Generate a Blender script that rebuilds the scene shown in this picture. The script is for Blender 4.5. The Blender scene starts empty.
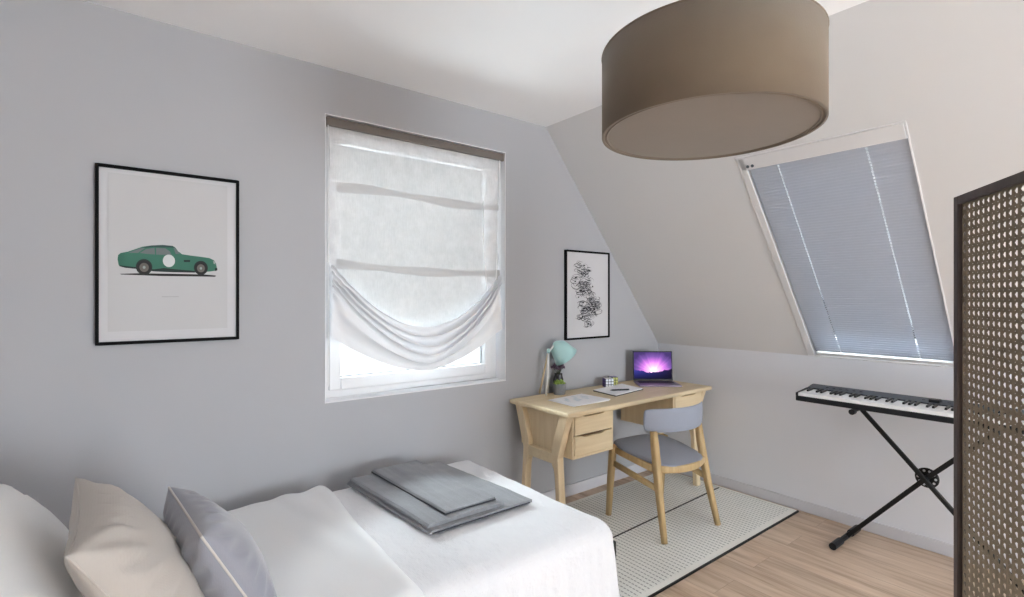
import bpy, bmesh, math, random
from mathutils import Vector, Matrix, noise
random.seed(7)
S = bpy.context.scene
COL = S.collection
PI = math.pi
V = Vector

# ------------------------------------------------------------------ materials
def lin(r, g, b):
    f = lambda c: c/12.92 if c <= .04045 else ((c+.055)/1.055)**2.4
    return (f(r/255), f(g/255), f(b/255), 1)

class NT:
    def __init__(s, name):
        s.m = bpy.data.materials.new(name); s.m.use_nodes = True
        s.t = s.m.node_tree; s.t.nodes.clear()
        s.out = s.n('ShaderNodeOutputMaterial')
    def n(s, typ, **kw):
        nd = s.t.nodes.new(typ)
        for k, v in kw.items():
            if hasattr(nd, k): setattr(nd, k, v)
        return nd
    def l(s, a, b): s.t.links.new(a, b)
    def math(s, op, a, b=None, c=None):
        nd = s.n('ShaderNodeMath', operation=op)
        for i, x in enumerate((a, b, c)):
            if x is None: continue
            if isinstance(x, (int, float)): nd.inputs[i].default_value = x
            else: s.l(x, nd.inputs[i])
        return nd.outputs[0]
    def mix(s, fac, a, b):
        nd = s.n('ShaderNodeMix', data_type='RGBA')
        for k, x in ((0, fac), (6, a), (7, b)):
            if isinstance(x, (int, float, tuple)): nd.inputs[k].default_value = x
            else: s.l(x, nd.inputs[k])
        return nd.outputs[2]
    def coord(s, kind='Object', scale=(1,1,1), rot=(0,0,0), loc=(0,0,0)):
        tc = s.n('ShaderNodeTexCoord'); mp = s.n('ShaderNodeMapping')
        mp.inputs['Scale'].default_value = scale; mp.inputs['Rotation'].default_value = rot; mp.inputs['Location'].default_value = loc
        s.l(tc.outputs[kind], mp.inputs[0]); return mp.outputs[0]
    def noise(s, vec, scale=5, detail=3, rough=.5):
        nd = s.n('ShaderNodeTexNoise'); s.l(vec, nd.inputs['Vector'])
        nd.inputs['Scale'].default_value = scale; nd.inputs['Detail'].default_value = detail; nd.inputs['Roughness'].default_value = rough
        return nd.outputs['Fac']
    def bsdf(s, col, rough=.5, metal=0, spec=.5, bump=None, bstr=.2, bdist=.002, sheen=0):
        b = s.n('ShaderNodeBsdfPrincipled')
        if isinstance(col, tuple): b.inputs['Base Color'].default_value = col
        else: s.l(col, b.inputs['Base Color'])
        b.inputs['Roughness'].default_value = rough; b.inputs['Metallic'].default_value = metal
        b.inputs['Specular IOR Level'].default_value = spec
        if sheen: b.inputs['Sheen Weight'].default_value = sheen
        if bump is not None:
            bp = s.n('ShaderNodeBump'); bp.inputs['Strength'].default_value = bstr; bp.inputs['Distance'].default_value = bdist
            s.l(bump, bp.inputs['Height']); s.l(bp.outputs[0], b.inputs['Normal'])
        return b
    def fin(s, b): s.l(b.outputs[0], s.out.inputs['Surface']); return s.m

def plain(name, col, rough=.5, metal=0, var=.06, vscale=30, spec=.4):
    t = NT(name); c = t.coord()
    f = t.noise(c, vscale, 3)
    d = tuple(x*(1-var) for x in col[:3])+(1,)
    return t.fin(t.bsdf(t.mix(f, d, col), rough, metal, spec))
def paint(name, col, sc=60):
    t = NT(name); c = t.coord()
    f = t.noise(c, 1.3, 3); g = t.noise(c, sc, 4)
    d = tuple(x*.955 for x in col[:3])+(1,)
    return t.fin(t.bsdf(t.mix(f, d, col), .85, 0, .25, g, .10, .002))
def fabric(name, col, scale=400, var=.12, rough=.9, bstr=.25, sheen=.15, crumple=0):
    t = NT(name); c = t.coord()
    w1 = t.n('ShaderNodeTexWave', bands_direction='X'); w1.inputs['Scale'].default_value = scale/6; t.l(c, w1.inputs[0])
    w2 = t.n('ShaderNodeTexWave', bands_direction='Y'); w2.inputs['Scale'].default_value = scale/6; t.l(c, w2.inputs[0])
    n1 = t.noise(c, scale*.5, 2); n2 = t.noise(c, 9, 4)
    h = t.math('ADD', t.math('MULTIPLY', w1.outputs['Fac'], w2.outputs['Fac']), n1)
    d = tuple(x*(1-var) for x in col[:3])+(1,)
    f = t.math('MULTIPLY_ADD', n1, .5, t.math('MULTIPLY', n2, .5))
    h = t.math('ADD', h, t.math('MULTIPLY', t.noise(c, 45, 4, .6), 2.5))
    if crumple: h = t.math('ADD', h, t.math('MULTIPLY', t.noise(t.coord('Object', (1, .55, 1)), 26, 5, .62), crumple))
    return t.fin(t.bsdf(t.mix(f, d, col), rough, 0, .2, h, bstr, .0010, sheen))
def wood(name, c1, c2, axis='Z', rough=.5, scale=1.0):
    t = NT(name)
    sc = {'X': (1.2, 22, 22), 'Y': (22, 1.2, 22), 'Z': (22, 22, 1.2)}[axis]
    c = t.coord('Object', tuple(x*scale for x in sc))
    a = t.noise(c, 1.6, 5, .6); b = t.noise(c, 7, 2)
    f = t.math('MULTIPLY_ADD', a, .8, t.math('MULTIPLY', b, .25))
    cr = t.n('ShaderNodeValToRGB'); cr.color_ramp.elements[0].position = .3; cr.color_ramp.elements[1].position = .75
    cr.color_ramp.elements[0].color = c2; cr.color_ramp.elements[1].color = c1; t.l(f, cr.inputs[0])
    return t.fin(t.bsdf(cr.outputs[0], rough, 0, .35, b, .08, .001))

M = {}
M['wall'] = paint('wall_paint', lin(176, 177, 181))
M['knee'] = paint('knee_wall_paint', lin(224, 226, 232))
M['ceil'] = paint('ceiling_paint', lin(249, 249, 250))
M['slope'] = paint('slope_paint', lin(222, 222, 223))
M['trim'] = plain('white_gloss_trim', lin(208, 208, 214), .45)
M['pvc'] = plain('white_window_frame', lin(224, 224, 226), .35, var=.02)
M['reveal'] = plain('white_reveal', lin(236, 236, 238), .6, var=.02)
M['desk_x'] = wood('ash_wood_lengthwise', lin(228, 211, 178), lin(212, 191, 155), 'X')
M['desk_z'] = wood('ash_wood_upright', lin(228, 210, 177), lin(212, 190, 154), 'Z')
M['chair_w'] = wood('oak_chair_wood', lin(198, 173, 130), lin(174, 147, 104), 'Z')
M['chair_f'] = fabric('blue_grey_felt', lin(150, 156, 170), 500, .1)
M['dark'] = plain('gap_shade', lin(52, 44, 38), .7)
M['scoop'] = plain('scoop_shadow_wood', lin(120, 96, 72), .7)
M['black'] = plain('black_metal', lin(13, 13, 15), .5, 0, .1)
M['blackp'] = plain('black_plastic', lin(22, 24, 29), .45, 0, .08)
M['greyp'] = plain('dark_grey_plastic', lin(84, 90, 99), .5, 0, .08)
M['frame_b'] = plain('black_frame', lin(10, 10, 11), .6, 0, .06, 30, .1)
M['mat'] = plain('mat_board', lin(200, 200, 203), .8, var=.01)
M['paper'] = plain('white_paper', lin(191, 191, 193), .8, var=.01)
M['sheetp'] = plain('desk_paper', lin(250, 250, 252), .8, var=.01)
M['duvet'] = fabric('white_duvet_cotton', lin(230, 231, 235), 300, .03, bstr=.6, crumple=14)
M['sheet'] = fabric('white_sheet_cotton', lin(234, 235, 237), 500, .02)
M['pillow'] = fabric('offwhite_pillow_cotton', lin(236, 236, 236), 300, .05)
M['beige'] = fabric('beige_cushion_cotton', lin(184, 178, 172), 300, .07)
M['greyc'] = fabric('grey_cushion_velvet', lin(146, 148, 158), 500, .08, sheen=.4)
M['piping'] = fabric('pale_piping', lin(205, 200, 196), 500, .05)
M['throw_edge'] = fabric('charcoal_edge', lin(60, 62, 68), 400, .1)
M['chrome'] = plain('brushed_steel', lin(190, 190, 195), .3, 1)
M['brass'] = plain('aged_brass', lin(120, 105, 80), .45, 1)
M['screenw'] = wood('dark_brown_frame_wood', lin(78, 68, 66), lin(60, 52, 51), 'Z', .5)
M['keyw'] = plain('white_key', lin(248, 248, 249), .3, var=.01)
M['keyb'] = plain('black_key', lin(22, 22, 24), .3)
M['alu'] = plain('laptop_silver', lin(150, 140, 156), .35, .7)
M['aqua'] = plain('aqua_enamel', lin(178, 218, 218), .35, var=.03)
M['whitem'] = plain('white_enamel', lin(226, 226, 224), .4, var=.02)
M['conc'] = plain('concrete_pot', lin(140, 142, 144), .8, var=.25, vscale=60)
M['green'] = plain('succulent_green', lin(160, 186, 92), .6, var=.35, vscale=80)
M['dgreen'] = plain('leaf_dark', lin(74, 84, 62), .6, var=.3)
M['purple'] = plain('dusky_purple_petals', lin(116, 96, 116), .7, var=.3, vscale=90)
M['vase'] = plain('dark_glass_vase', lin(60, 56, 58), .2)
M['plasterw'] = plain('slat_aluminium', lin(178, 184, 196), .45, .0, .04)
M['cordw'] = plain('white_cord', lin(238, 238, 238), .7)

def m_throw():
    t = NT('grey_throw_wool'); c = t.coord()
    n = t.noise(c, 260, 2); st = t.coord('Object', (26, 1.0, 1)); s2 = t.noise(st, 1.0, 3, .6)
    f = t.math('MULTIPLY_ADD', n, .5, t.math('MULTIPLY', s2, .6))
    return t.fin(t.bsdf(t.mix(f, lin(92, 94, 99), lin(158, 160, 165)), .95, 0, .15, n, .5, .0015, .3))
M['throw'] = m_throw()

def m_shade():
    t = NT('taupe_felt_shade'); c = t.coord(); n1 = t.noise(c, 2.6, 4, .6); n2 = t.noise(c, 180, 2)
    return t.fin(t.bsdf(t.mix(n1, lin(100, 88, 75), lin(124, 111, 96)), .95, 0, .1, n2, .35, .001, .2))
M['shade'] = m_shade()
def m_diff():
    t = NT('taupe_diffuser'); c = t.coord(); n1 = t.noise(c, 3, 4, .6); n2 = t.noise(c, 180, 2)
    return t.fin(t.bsdf(t.mix(n1, lin(114, 102, 89), lin(125, 112, 99)), .95, 0, .1, n2, .25, .001, .2))
M['diffuser'] = m_diff()

def m_floor():
    t = NT('oak_plank_floor')
    c = t.coord('Object', (1,1,1), (0,0,PI/2))
    br = t.n('ShaderNodeTexBrick'); t.l(c, br.inputs['Vector'])
    br.offset = .37; br.inputs['Scale'].default_value = 1
    br.inputs['Brick Width'].default_value = 1.28; br.inputs['Row Height'].default_value = .19
    br.inputs['Mortar Size'].default_value = .0012; br.inputs['Mortar Smooth'].default_value = .3
    br.inputs['Color1'].default_value = (.0,.0,.0,1); br.inputs['Color2'].default_value = (1,1,1,1); br.inputs['Mortar'].default_value = (.4,.4,.4,1)
    add = t.n('ShaderNodeVectorMath', operation='MULTIPLY_ADD')
    t.l(br.outputs['Color'], add.inputs[0]); add.inputs[1].default_value = (7, 3, 5); t.l(c, add.inputs[2])
    mp = t.n('ShaderNodeMapping'); mp.inputs['Scale'].default_value = (1.1, 11, 1); t.l(add.outputs[0], mp.inputs[0])
    g = t.noise(mp.outputs[0], 1.6, 6, .62)
    mp2 = t.n('ShaderNodeMapping'); mp2.inputs['Scale'].default_value = (3, 60, 1); t.l(add.outputs[0], mp2.inputs[0])
    g2 = t.noise(mp2.outputs[0], 2, 3)
    f = t.math('MULTIPLY_ADD', g, .85, t.math('MULTIPLY', g2, .18))
    cr = t.n('ShaderNodeValToRGB'); t.l(f, cr.inputs[0])
    e = cr.color_ramp.elements; e[0].position = .30; e[0].color = lin(160, 135, 113); e[1].position = .74; e[1].color = lin(226, 207, 187)
    x = e.new(.52); x.color = lin(201, 178, 156)
    hs = t.n('ShaderNodeHueSaturation'); t.l(cr.outputs[0], hs.inputs['Color'])
    t.l(t.math('MULTIPLY_ADD', br.outputs['Color'], .13, .93), hs.inputs['Value'])
    c2 = t.mix(t.math('MULTIPLY', br.outputs['Fac'], .55), hs.outputs[0], lin(130, 108, 92))
    return t.fin(t.bsdf(c2, .42, 0, .35, g2, .06, .001))
M['floor'] = m_floor()

def m_rug():
    t = NT('woven_rug'); tc = t.n('ShaderNodeTexCoord'); sp = t.n('ShaderNodeSeparateXYZ'); t.l(tc.outputs['Object'], sp.inputs[0])
    x, y = sp.outputs[0], sp.outputs[1]
    px, py = .030, .020
    row = t.math('FLOOR', t.math('DIVIDE', x, px))
    fx = t.math('FRACT', t.math('DIVIDE', x, px))
    fy = t.math('FRACT', t.math('ADD', t.math('DIVIDE', y, py), t.math('MULTIPLY', row, .5)))
    a = t.math('LESS_THAN', t.math('ABSOLUTE', t.math('SUBTRACT', fx, .5)), .13)
    b = t.math('LESS_THAN', fy, .72)
    dash = t.math('MULTIPLY', a, b)
    n = t.noise(tc.outputs['Object'], 240, 2); n2 = t.noise(tc.outputs['Object'], 7, 3)
    base = t.mix(t.math('MULTIPLY_ADD', n, .5, t.math('MULTIPLY', n2, .5)), lin(228, 230, 224), lin(250, 250, 247))
    col = t.mix(t.math('MULTIPLY', dash, .60), base, lin(84, 86, 92))
    return t.fin(t.bsdf(col, .95, 0, .15, t.math('ADD', n, t.math('MULTIPLY', dash, -.8)), .5, .002, .1))
M['rug'] = m_rug()
M['rug_w'] = fabric('rug_cream_border', lin(244, 244, 239), 220, .1)
M['rug_b'] = fabric('rug_black_binding', lin(30, 29, 31), 300, .2)

def m_sheer(name, transp, transl, col, tc=.9):
    t = NT(name); c = t.coord('Object'); n = t.noise(c, 16, 6, .7)
    st = t.noise(t.coord('Object', (60, 1, 6)), 3, 4, .6)
    f = t.math('MULTIPLY_ADD', n, .6, t.math('MULTIPLY', st, .4))
    d = t.n('ShaderNodeBsdfDiffuse'); d.inputs[0].default_value = col
    tr = t.n('ShaderNodeBsdfTranslucent'); tr.inputs[0].default_value = (tc*.98, tc*.99, tc, 1)
    tp = t.n('ShaderNodeBsdfTransparent'); tp.inputs[0].default_value = (1, 1, 1, 1)
    m1 = t.n('ShaderNodeMixShader'); m1.inputs[0].default_value = transl; t.l(d.outputs[0], m1.inputs[1]); t.l(tr.outputs[0], m1.inputs[2])
    m2 = t.n('ShaderNodeMixShader')
    t.l(t.math('MULTIPLY_ADD', t.math('SUBTRACT', f, .5), transp*1.7, transp), m2.inputs[0])
    t.l(m1.outputs[0], m2.inputs[1]); t.l(tp.outputs[0], m2.inputs[2])
    return t.fin(m2)
M['sheer'] = m_sheer('sheer_linen', .34, .010, lin(225, 225, 226))
M['swag'] = m_sheer('gathered_linen', .008, .020, lin(232, 233, 236))
M['band'] = m_sheer('linen_cross_band', .05, .006, lin(196, 196, 197))

def m_glass():
    t = NT('window_glass')
    tp = t.n('ShaderNodeBsdfTransparent'); tp.inputs[0].default_value = (.96, .98, .97, 1)
    gl = t.n('ShaderNodeBsdfGlossy'); gl.inputs['Roughness'].default_value = .02
    fr = t.n('ShaderNodeFresnel'); fr.inputs[0].default_value = 1.45
    mx = t.n('ShaderNodeMixShader'); t.l(fr.outputs[0], mx.inputs[0]); t.l(tp.outputs[0], mx.inputs[1]); t.l(gl.outputs[0], mx.inputs[2])
    return t.fin(mx)
M['glass'] = m_glass()

def m_cane():
    t = NT('woven_cane'); c = t.coord(); n = t.noise(c, 40, 3); n2 = t.noise(t.coord('Object', (8, 8, 8)), 3, 3)
    return t.fin(t.bsdf(t.mix(t.math('MULTIPLY_ADD', n, .5, t.math('MULTIPLY', n2, .5)), lin(104, 92, 76), lin(142, 127, 107)), .55, 0, .3, n, .2, .001))
M['cane'] = m_cane()

def m_screen():
    # generic wallpaper: purple night glow above dark hills (object space: x across, y up, unit 1 = half width)
    t = NT('laptop_display'); tc = t.n('ShaderNodeTexCoord'); sp = t.n('ShaderNodeSeparateXYZ'); t.l(tc.outputs['Generated'], sp.inputs[0])
    x, y = sp.outputs[0], sp.outputs[1]
    dx = t.math('SUBTRACT', x, .52); dy = t.math('SUBTRACT', y, .33)
    ang = t.math('ARCTAN2', dx, t.math('ADD', dy, .12))
    cv = t.n('ShaderNodeCombineXYZ'); t.l(t.math('MULTIPLY', ang, 2.2), cv.inputs[0])
    ray = t.noise(cv.outputs[0], 2.2, 3, .5)
    r = t.math('SQRT', t.math('ADD', t.math('MULTIPLY', dx, dx), t.math('MULTIPLY', t.math('MULTIPLY', dy, dy), .75)))
    glow = t.math('SUBTRACT', 1.0, t.math('MULTIPLY', r, 1.55))
    g = t.math('ADD', glow, t.math('MULTIPLY', t.math('SUBTRACT', ray, .5), .38))
    cr = t.n('ShaderNodeValToRGB'); t.l(g, cr.inputs[0])
    e = cr.color_ramp.elements; e[0].position = .05; e[0].color = lin(62, 48, 96); e[1].position = 1.0; e[1].color = lin(255, 240, 252)
    for p, q in ((.32, lin(112, 78, 150)), (.55, lin(190, 112, 204)), (.78, lin(240, 176, 236))): k = e.new(p); k.color = q
    cx2 = t.n('ShaderNodeCombineXYZ'); t.l(x, cx2.inputs[0])
    hill = t.math('ADD', t.math('MULTIPLY_ADD', t.math('POWER', t.math('ABSOLUTE', t.math('SUBTRACT', x, .46)), 1.4), .34, .24), t.math('MULTIPLY', t.math('SUBTRACT', t.noise(cx2.outputs[0], 7, 4, .6), .5), .22))
    hc = t.mix(x, lin(52, 54, 132), lin(30, 24, 44))
    hc2 = t.mix(t.math('SUBTRACT', .95, t.math('MULTIPLY', y, 2.8)), hc, lin(14, 14, 28))
    col = t.mix(t.math('LESS_THAN', y, hill), cr.outputs[0], hc2)
    em = t.n('ShaderNodeEmission'); t.l(col, em.inputs[0]); em.inputs[1].default_value = .9
    return t.fin(em)
M['display'] = m_screen()
CAR = dict(green=plain('car_green', lin(58, 112, 95), .7, var=.15, vscale=12), dgreen=plain('car_roof_green', lin(46, 76, 72), .7), sill=plain('car_dark_sill', lin(30, 46, 42), .7),
           glass=plain('car_window_grey', lin(104, 112, 114), .7), tyre=plain('car_tyre', lin(34, 32, 32), .7), hub=plain('car_hub', lin(104, 98, 94), .7), dot=plain('car_roundel', lin(206, 210, 210), .7), lamp=plain('car_lamp', lin(150, 160, 156), .7), cap=plain('caption_ink', lin(150, 150, 152), .7), ink=plain('ink_black', lin(38, 38, 42), .8), inkg=plain('ink_grey', lin(120, 120, 126), .8))
CUBE = {k: plain('sticker_'+k, lin(*v), .35, var=.02) for k, v in dict(white=(226,228,232), yellow=(206,206,120), green=(104,140,70), purple=(92,76,132)).items()}

# ------------------------------------------------------------------ mesh helpers
class MB:
    def __init__(s): s.b = bmesh.new(); s.mi = 0
    def _f(s, vs):
        try:
            f = s.b.faces.new(vs); f.material_index = s.mi; return f
        except ValueError: return None
    def box(s, c, d, rot=None):
        c = V(c); h = V(d)/2; vs = []
        for z in (-1, 1):
            for x, y in ((-1,-1), (1,-1), (1,1), (-1,1)):
                p = V((x*h.x, y*h.y, z*h.z))
                if rot: p = rot @ p
                vs.append(s.b.verts.new(c+p))
        for q in ((3,2,1,0), (4,5,6,7), (0,1,5,4), (1,2,6,5), (2,3,7,6), (3,0,4,7)): s._f([vs[i] for i in q])
        return s
    def bb(s, lo, hi): return s.box([(a+b)/2 for a, b in zip(lo, hi)], [abs(b-a) for a, b in zip(lo, hi)])
    def hexa(s, pts):  # 8 points: bottom ring 4, top ring 4
        vs = [s.b.verts.new(V(p)) for p in pts]
        for q in ((3,2,1,0), (4,5,6,7), (0,1,5,4), (1,2,6,5), (2,3,7,6), (3,0,4,7)): s._f([vs[i] for i in q])
        return s
    def prism(s, poly, fn, t0, t1):  # poly 2D, fn(a,b,t)->3D
        n = len(poly)
        A = [s.b.verts.new(V(fn(a, b, t0))) for a, b in poly]; B = [s.b.verts.new(V(fn(a, b, t1))) for a, b in poly]
        s._f(A[::-1]); s._f(B)
        for i in range(n): s._f([A[i], A[(i+1) % n], B[(i+1) % n], B[i]])
        return s
    def tube(s, pts, r, n=10, cap=True, sq=None, up=None):
        pts = [V(p) for p in pts]; rings = []
        rs = r if isinstance(r, (list, tuple)) else [r]*len(pts)
        prev = None
        for i, p in enumerate(pts):
            d = (pts[min(i+1, len(pts)-1)]-pts[max(i-1, 0)]).normalized()
            if prev is None:
                a = V(up) if up else (V((0,0,1)) if abs(d.z) < .9 else V((1,0,0)))
            else: a = prev
            u = (a - d*a.dot(d)).normalized(); w = d.cross(u); prev = u
            ring = []
            for k in range(n):
                th = 2*PI*(k+.5)/n
                cu, sw = math.cos(th), math.sin(th)
                if sq:
                    e = sq; cu = math.copysign(abs(cu)**e, cu); sw = math.copysign(abs(sw)**e, sw)
                rr = rs[i]; ru, rw = rr if isinstance(rr, tuple) else (rr, rr)
                ring.append(s.b.verts.new(p+u*ru*cu+w*rw*sw))
            rings.append(ring)
        for a, b in zip(rings, rings[1:]):
            for k in range(n): s._f([a[k], a[(k+1) % n], b[(k+1) % n], b[k]])
        if cap: s._f(rings[0][::-1]); s._f(rings[-1])
        return s
    def loop(s, pts, r, n=8):
        pts = [V(p) for p in pts]; N = len(pts); rings = []; prev = None
        for i, p in enumerate(pts):
            d = (pts[(i+1) % N]-pts[i-1]).normalized()
            a = prev or (V((0,0,1)) if abs(d.z) < .9 else V((1,0,0)))
            u = (a-d*a.dot(d)).normalized(); w = d.cross(u); prev = u
            rings.append([s.b.verts.new(p+(u*math.cos(2*PI*k/n)+w*math.sin(2*PI*k/n))*r) for k in range(n)])
        for i in range(N):
            a, b = rings[i], rings[(i+1) % N]
            for k in range(n): s._f([a[k], a[(k+1) % n], b[(k+1) % n], b[k]])
        return s
    def lathe(s, prof, c=(0,0,0), n=32, mat=None):
        rings = []
        for r, z in prof:
            rings.append([(s.b.verts.new(V((r*math.cos(2*PI*k/n), r*math.sin(2*PI*k/n), z)))) for k in range(n)] if r > 1e-6 else [s.b.verts.new(V((0, 0, z)))])
        for a, b in zip(rings, rings[1:]):
            for k in range(n):
                k2 = (k+1) % n
                if len(a) == 1 and len(b) == 1: continue
                if len(a) == 1: s._f([a[0], b[k2], b[k]])
                elif len(b) == 1: s._f([a[k], a[k2], b[0]])
                else: s._f([a[k], a[k2], b[k2], b[k]])
        vs = [v for r in rings for v in r]
        for v in vs:
            if mat: v.co = mat @ v.co
            v.co = v.co+V(c)
        return s
    def grid(s, fn, nu, nv, wrapu=False):
        P = [[s.b.verts.new(V(fn(i/nu, j/nv))) for j in range(nv+1)] for i in range(nu if wrapu else nu+1)]
        for i in range(nu):
            for j in range(nv):
                a, b = P[i], P[(i+1) % len(P)]
                s._f([a[j], b[j], b[j+1], a[j+1]])
        return P
    def ball(s, c, r, su=10, sv=7, sc=(1,1,1)):
        prof = [(r*math.sin(PI*j/sv), -r*math.cos(PI*j/sv)) for j in range(sv+1)]
        prof[0] = (0, -r); prof[-1] = (0, r)
        return s.lathe(prof, c, su, Matrix.Diagonal((sc[0], sc[1], sc[2], 1)))
    def obj(s, name, mats, parent=None, smooth=False, bevel=0, origin=None, solid=0, subd=0, seg=2):
        bmesh.ops.remove_doubles(s.b, verts=s.b.verts, dist=1e-6)
        bmesh.ops.recalc_face_normals(s.b, faces=s.b.faces)
        if origin is not None:
            for v in s.b.verts: v.co -= V(origin)
        me = bpy.data.meshes.new(name); s.b.to_mesh(me); s.b.free()
        for m in (mats if isinstance(mats, (list, tuple)) else [mats]): me.materials.append(M[m] if isinstance(m, str) else m)
        if smooth:
            for p in me.polygons: p.use_smooth = True
        o = bpy.data.objects.new(name, me); COL.objects.link(o)
        if origin is not None: o.location = V(origin)
        if parent is not None:
            o.parent = parent
            if origin is None: o.location = -V(parent.location) if not parent.parent and parent.rotation_euler.z == 0 else o.location
            else: o.location = V(origin)-V(parent.location)
        if solid:
            k = o.modifiers.new('thick', 'SOLIDIFY'); k.thickness = solid; k.offset = 0
        if bevel:
            k = o.modifiers.new('bevel', 'BEVEL'); k.width = bevel; k.segments = seg; k.limit_method = 'ANGLE'; k.angle_limit = math.radians(40); k.harden_normals = False
        if subd:
            k = o.modifiers.new('smooth', 'SUBSURF'); k.levels = subd; k.render_levels = subd
        return o

def tag(o, label, cat, group=None, kind=None):
    o['label'] = label; o['category'] = cat
    if group: o['group'] = group
    if kind: o['kind'] = kind
    return o
def thing(name, label, cat, loc, group=None):
    o = bpy.data.objects.new(name, None); COL.objects.link(o); o.location = V(loc); o.empty_display_size = .1
    return tag(o, label, cat, group)
def struct(o, label=None):
    o['kind'] = 'structure'
    return o

# ------------------------------------------------------------------ room
H = 2.555; XL, YF = -5.0, -6.2          # left wall, wall behind the camera
KZ, CX = 1.02, -1.245                   # knee wall height, where slope meets flat ceiling
WX0, WX1, WZ0, WZ1, WD = -2.725, -1.588, .867, 2.322, .17   # window opening, depth of reveal
struct(MB().bb((XL-.1, YF-.1, -.1), (.1, .1, 0)).obj('floor', 'floor'))
struct(MB().bb((XL-.1, YF-.1, H), (CX+.02, .2, H+.1)).obj('ceiling', 'ceil'))
b = MB()
T = WD
for lo, hi in (((XL-.1, 0, 0), (WX0, T, H+.1)), ((WX1, 0, 0), (.25, T, H+.1)), ((WX0, 0, 0), (WX1, T, WZ0)), ((WX0, 0, WZ1), (WX1, T, H+.1))): b.bb(lo, hi)
struct(b.obj('wall_back', 'wall'))
struct(MB().bb((0, YF, 0), (.15, 0, KZ)).obj('wall_right', 'knee'))
struct(MB().bb((XL-.12, YF, 0), (XL, 0, H)).obj('wall_left', 'wall'))
# sloped wall with roof window opening: local coords (y, s, d) -> world
SA = V((0, 0, KZ)); SB = V((CX, 0, H)); SL = (SB-SA).length; SD = (SB-SA).normalized(); SN = V((SD.z, 0, -SD.x))
def sp(y, s, d=0): return SA+SD*s+SN*d+V((0, y, 0))
KY0, KY1, KS0, KS1, KD = -1.918, -1.165, .004, 1.455, .16
b = MB()
def sbox(b, y0, y1, s0, s1, d0, d1): b.hexa([sp(y0, s0, d0), sp(y1, s0, d0), sp(y1, s1, d0), sp(y0, s1, d0), sp(y0, s0, d1), sp(y1, s0, d1), sp(y1, s1, d1), sp(y0, s1, d1)]); return b
sbox(b, KY1, 0, 0, SL, 0, KD); sbox(b, YF, KY0, 0, SL, 0, KD); sbox(b, KY0, KY1, KS1, SL, 0, KD); sbox(b, KY0, KY1, -.12, KS0, 0, KD)
struct(b.obj('wall_slope', 'slope'))
# wall behind the camera, with a window added to let fill light in
FX0, FX1, FZ0, FZ1 = -2.2, -.75, .20, 1.72
b = MB()
for lo, hi in (((XL, YF-.15, 0), (FX0, YF, H)), ((FX1, YF-.15, 0), (.15, YF, H)), ((FX0, YF-.15, 0), (FX1, YF, FZ0)), ((FX0, YF-.15, FZ1), (FX1, YF, H))): b.bb(lo, hi)
struct(b.obj('wall_front', 'wall'))
b = MB()
for lo, hi in (((FX0, YF-.1, FZ0), (FX0+.07, YF-.04, FZ1)), ((FX1-.07, YF-.1, FZ0), (FX1, YF-.04, FZ1)), ((FX0, YF-.1, FZ0), (FX1, YF-.04, FZ0+.07)), ((FX0, YF-.1, FZ1-.07), (FX1, YF-.04, FZ1)), (((FX0+FX1)/2-.04, YF-.1, FZ0), ((FX0+FX1)/2+.04, YF-.04, FZ1))): b.bb(lo, hi)
struct(b.obj('added_fill_window', 'pvc', bevel=.004))
# baseboards
struct(MB().bb((XL, -.014, 0), (0, 0, .078)).obj('baseboard_back', 'trim', bevel=.004))
struct(MB().bb((-.014, YF, 0), (0, 0, .070)).obj('baseboard_right', 'trim', bevel=.004))

# window 1: white lining, frame, sash, glass
w1 = thing('window_1', 'white framed window recessed in the grey wall behind the sheer shade', 'window', (WX0, T, WZ0)); w1['kind'] = 'structure'
b = MB(); e = .004
for lo, hi in (((WX0, .0-.002, WZ0), (WX0+e, T, WZ1)), ((WX1-e, -.002, WZ0), (WX1, T, WZ1)), ((WX0, -.002, WZ1-e), (WX1, T, WZ1)), ((WX0, -.004, WZ0), (WX1, T, WZ0+.006))): b.bb(lo, hi)
b.obj('reveal', 'reveal', w1)
def ring(b, x0, x1, z0, z1, w, y0, y1):
    ws = w if isinstance(w, tuple) else (w, w, w, w)   # l r b t
    b.bb((x0, y0, z0), (x0+ws[0], y1, z1)); b.bb((x1-ws[1], y0, z0), (x1, y1, z1))
    b.bb((x0+ws[0], y0, z0), (x1-ws[1], y1, z0+ws[2])); b.bb((x0+ws[0], y0, z1-ws[3]), (x1-ws[1], y1, z1)); return b
ring(MB(), WX0+e, WX1-e, WZ0+.006, WZ1-e, (.05, .045, .045, .05), .095, .155).obj('window_frame', 'pvc', w1, bevel=.004)
sx0, sx1, sz0, sz1 = WX0+.048, WX1-.043, WZ0+.045, WZ1-.05
ring(MB(), sx0, sx1, sz0, sz1, (.062, .058, .062, .062), .083, .140).obj('sash', 'pvc', w1, bevel=.006)
b = MB(); ring(b, sx0+.06, sx1-.056, sz0+.06, sz1-.06, .006, .125, .132); b.obj('gasket', 'greyp', w1)
MB().bb((sx0+.06, .128, sz0+.06), (sx1-.056, .131, sz1-.06)).obj('pane', 'glass', w1)
b = MB(); b.bb((sx1-.036, .072, 1.42), (sx1-.014, .084, 1.50)); b.tube([(sx1-.025, .072, 1.46), (sx1-.025, .048, 1.46), (sx1-.025, .046, 1.36)], .008)
b.obj('handle', 'pvc', w1, bevel=.002)

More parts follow.
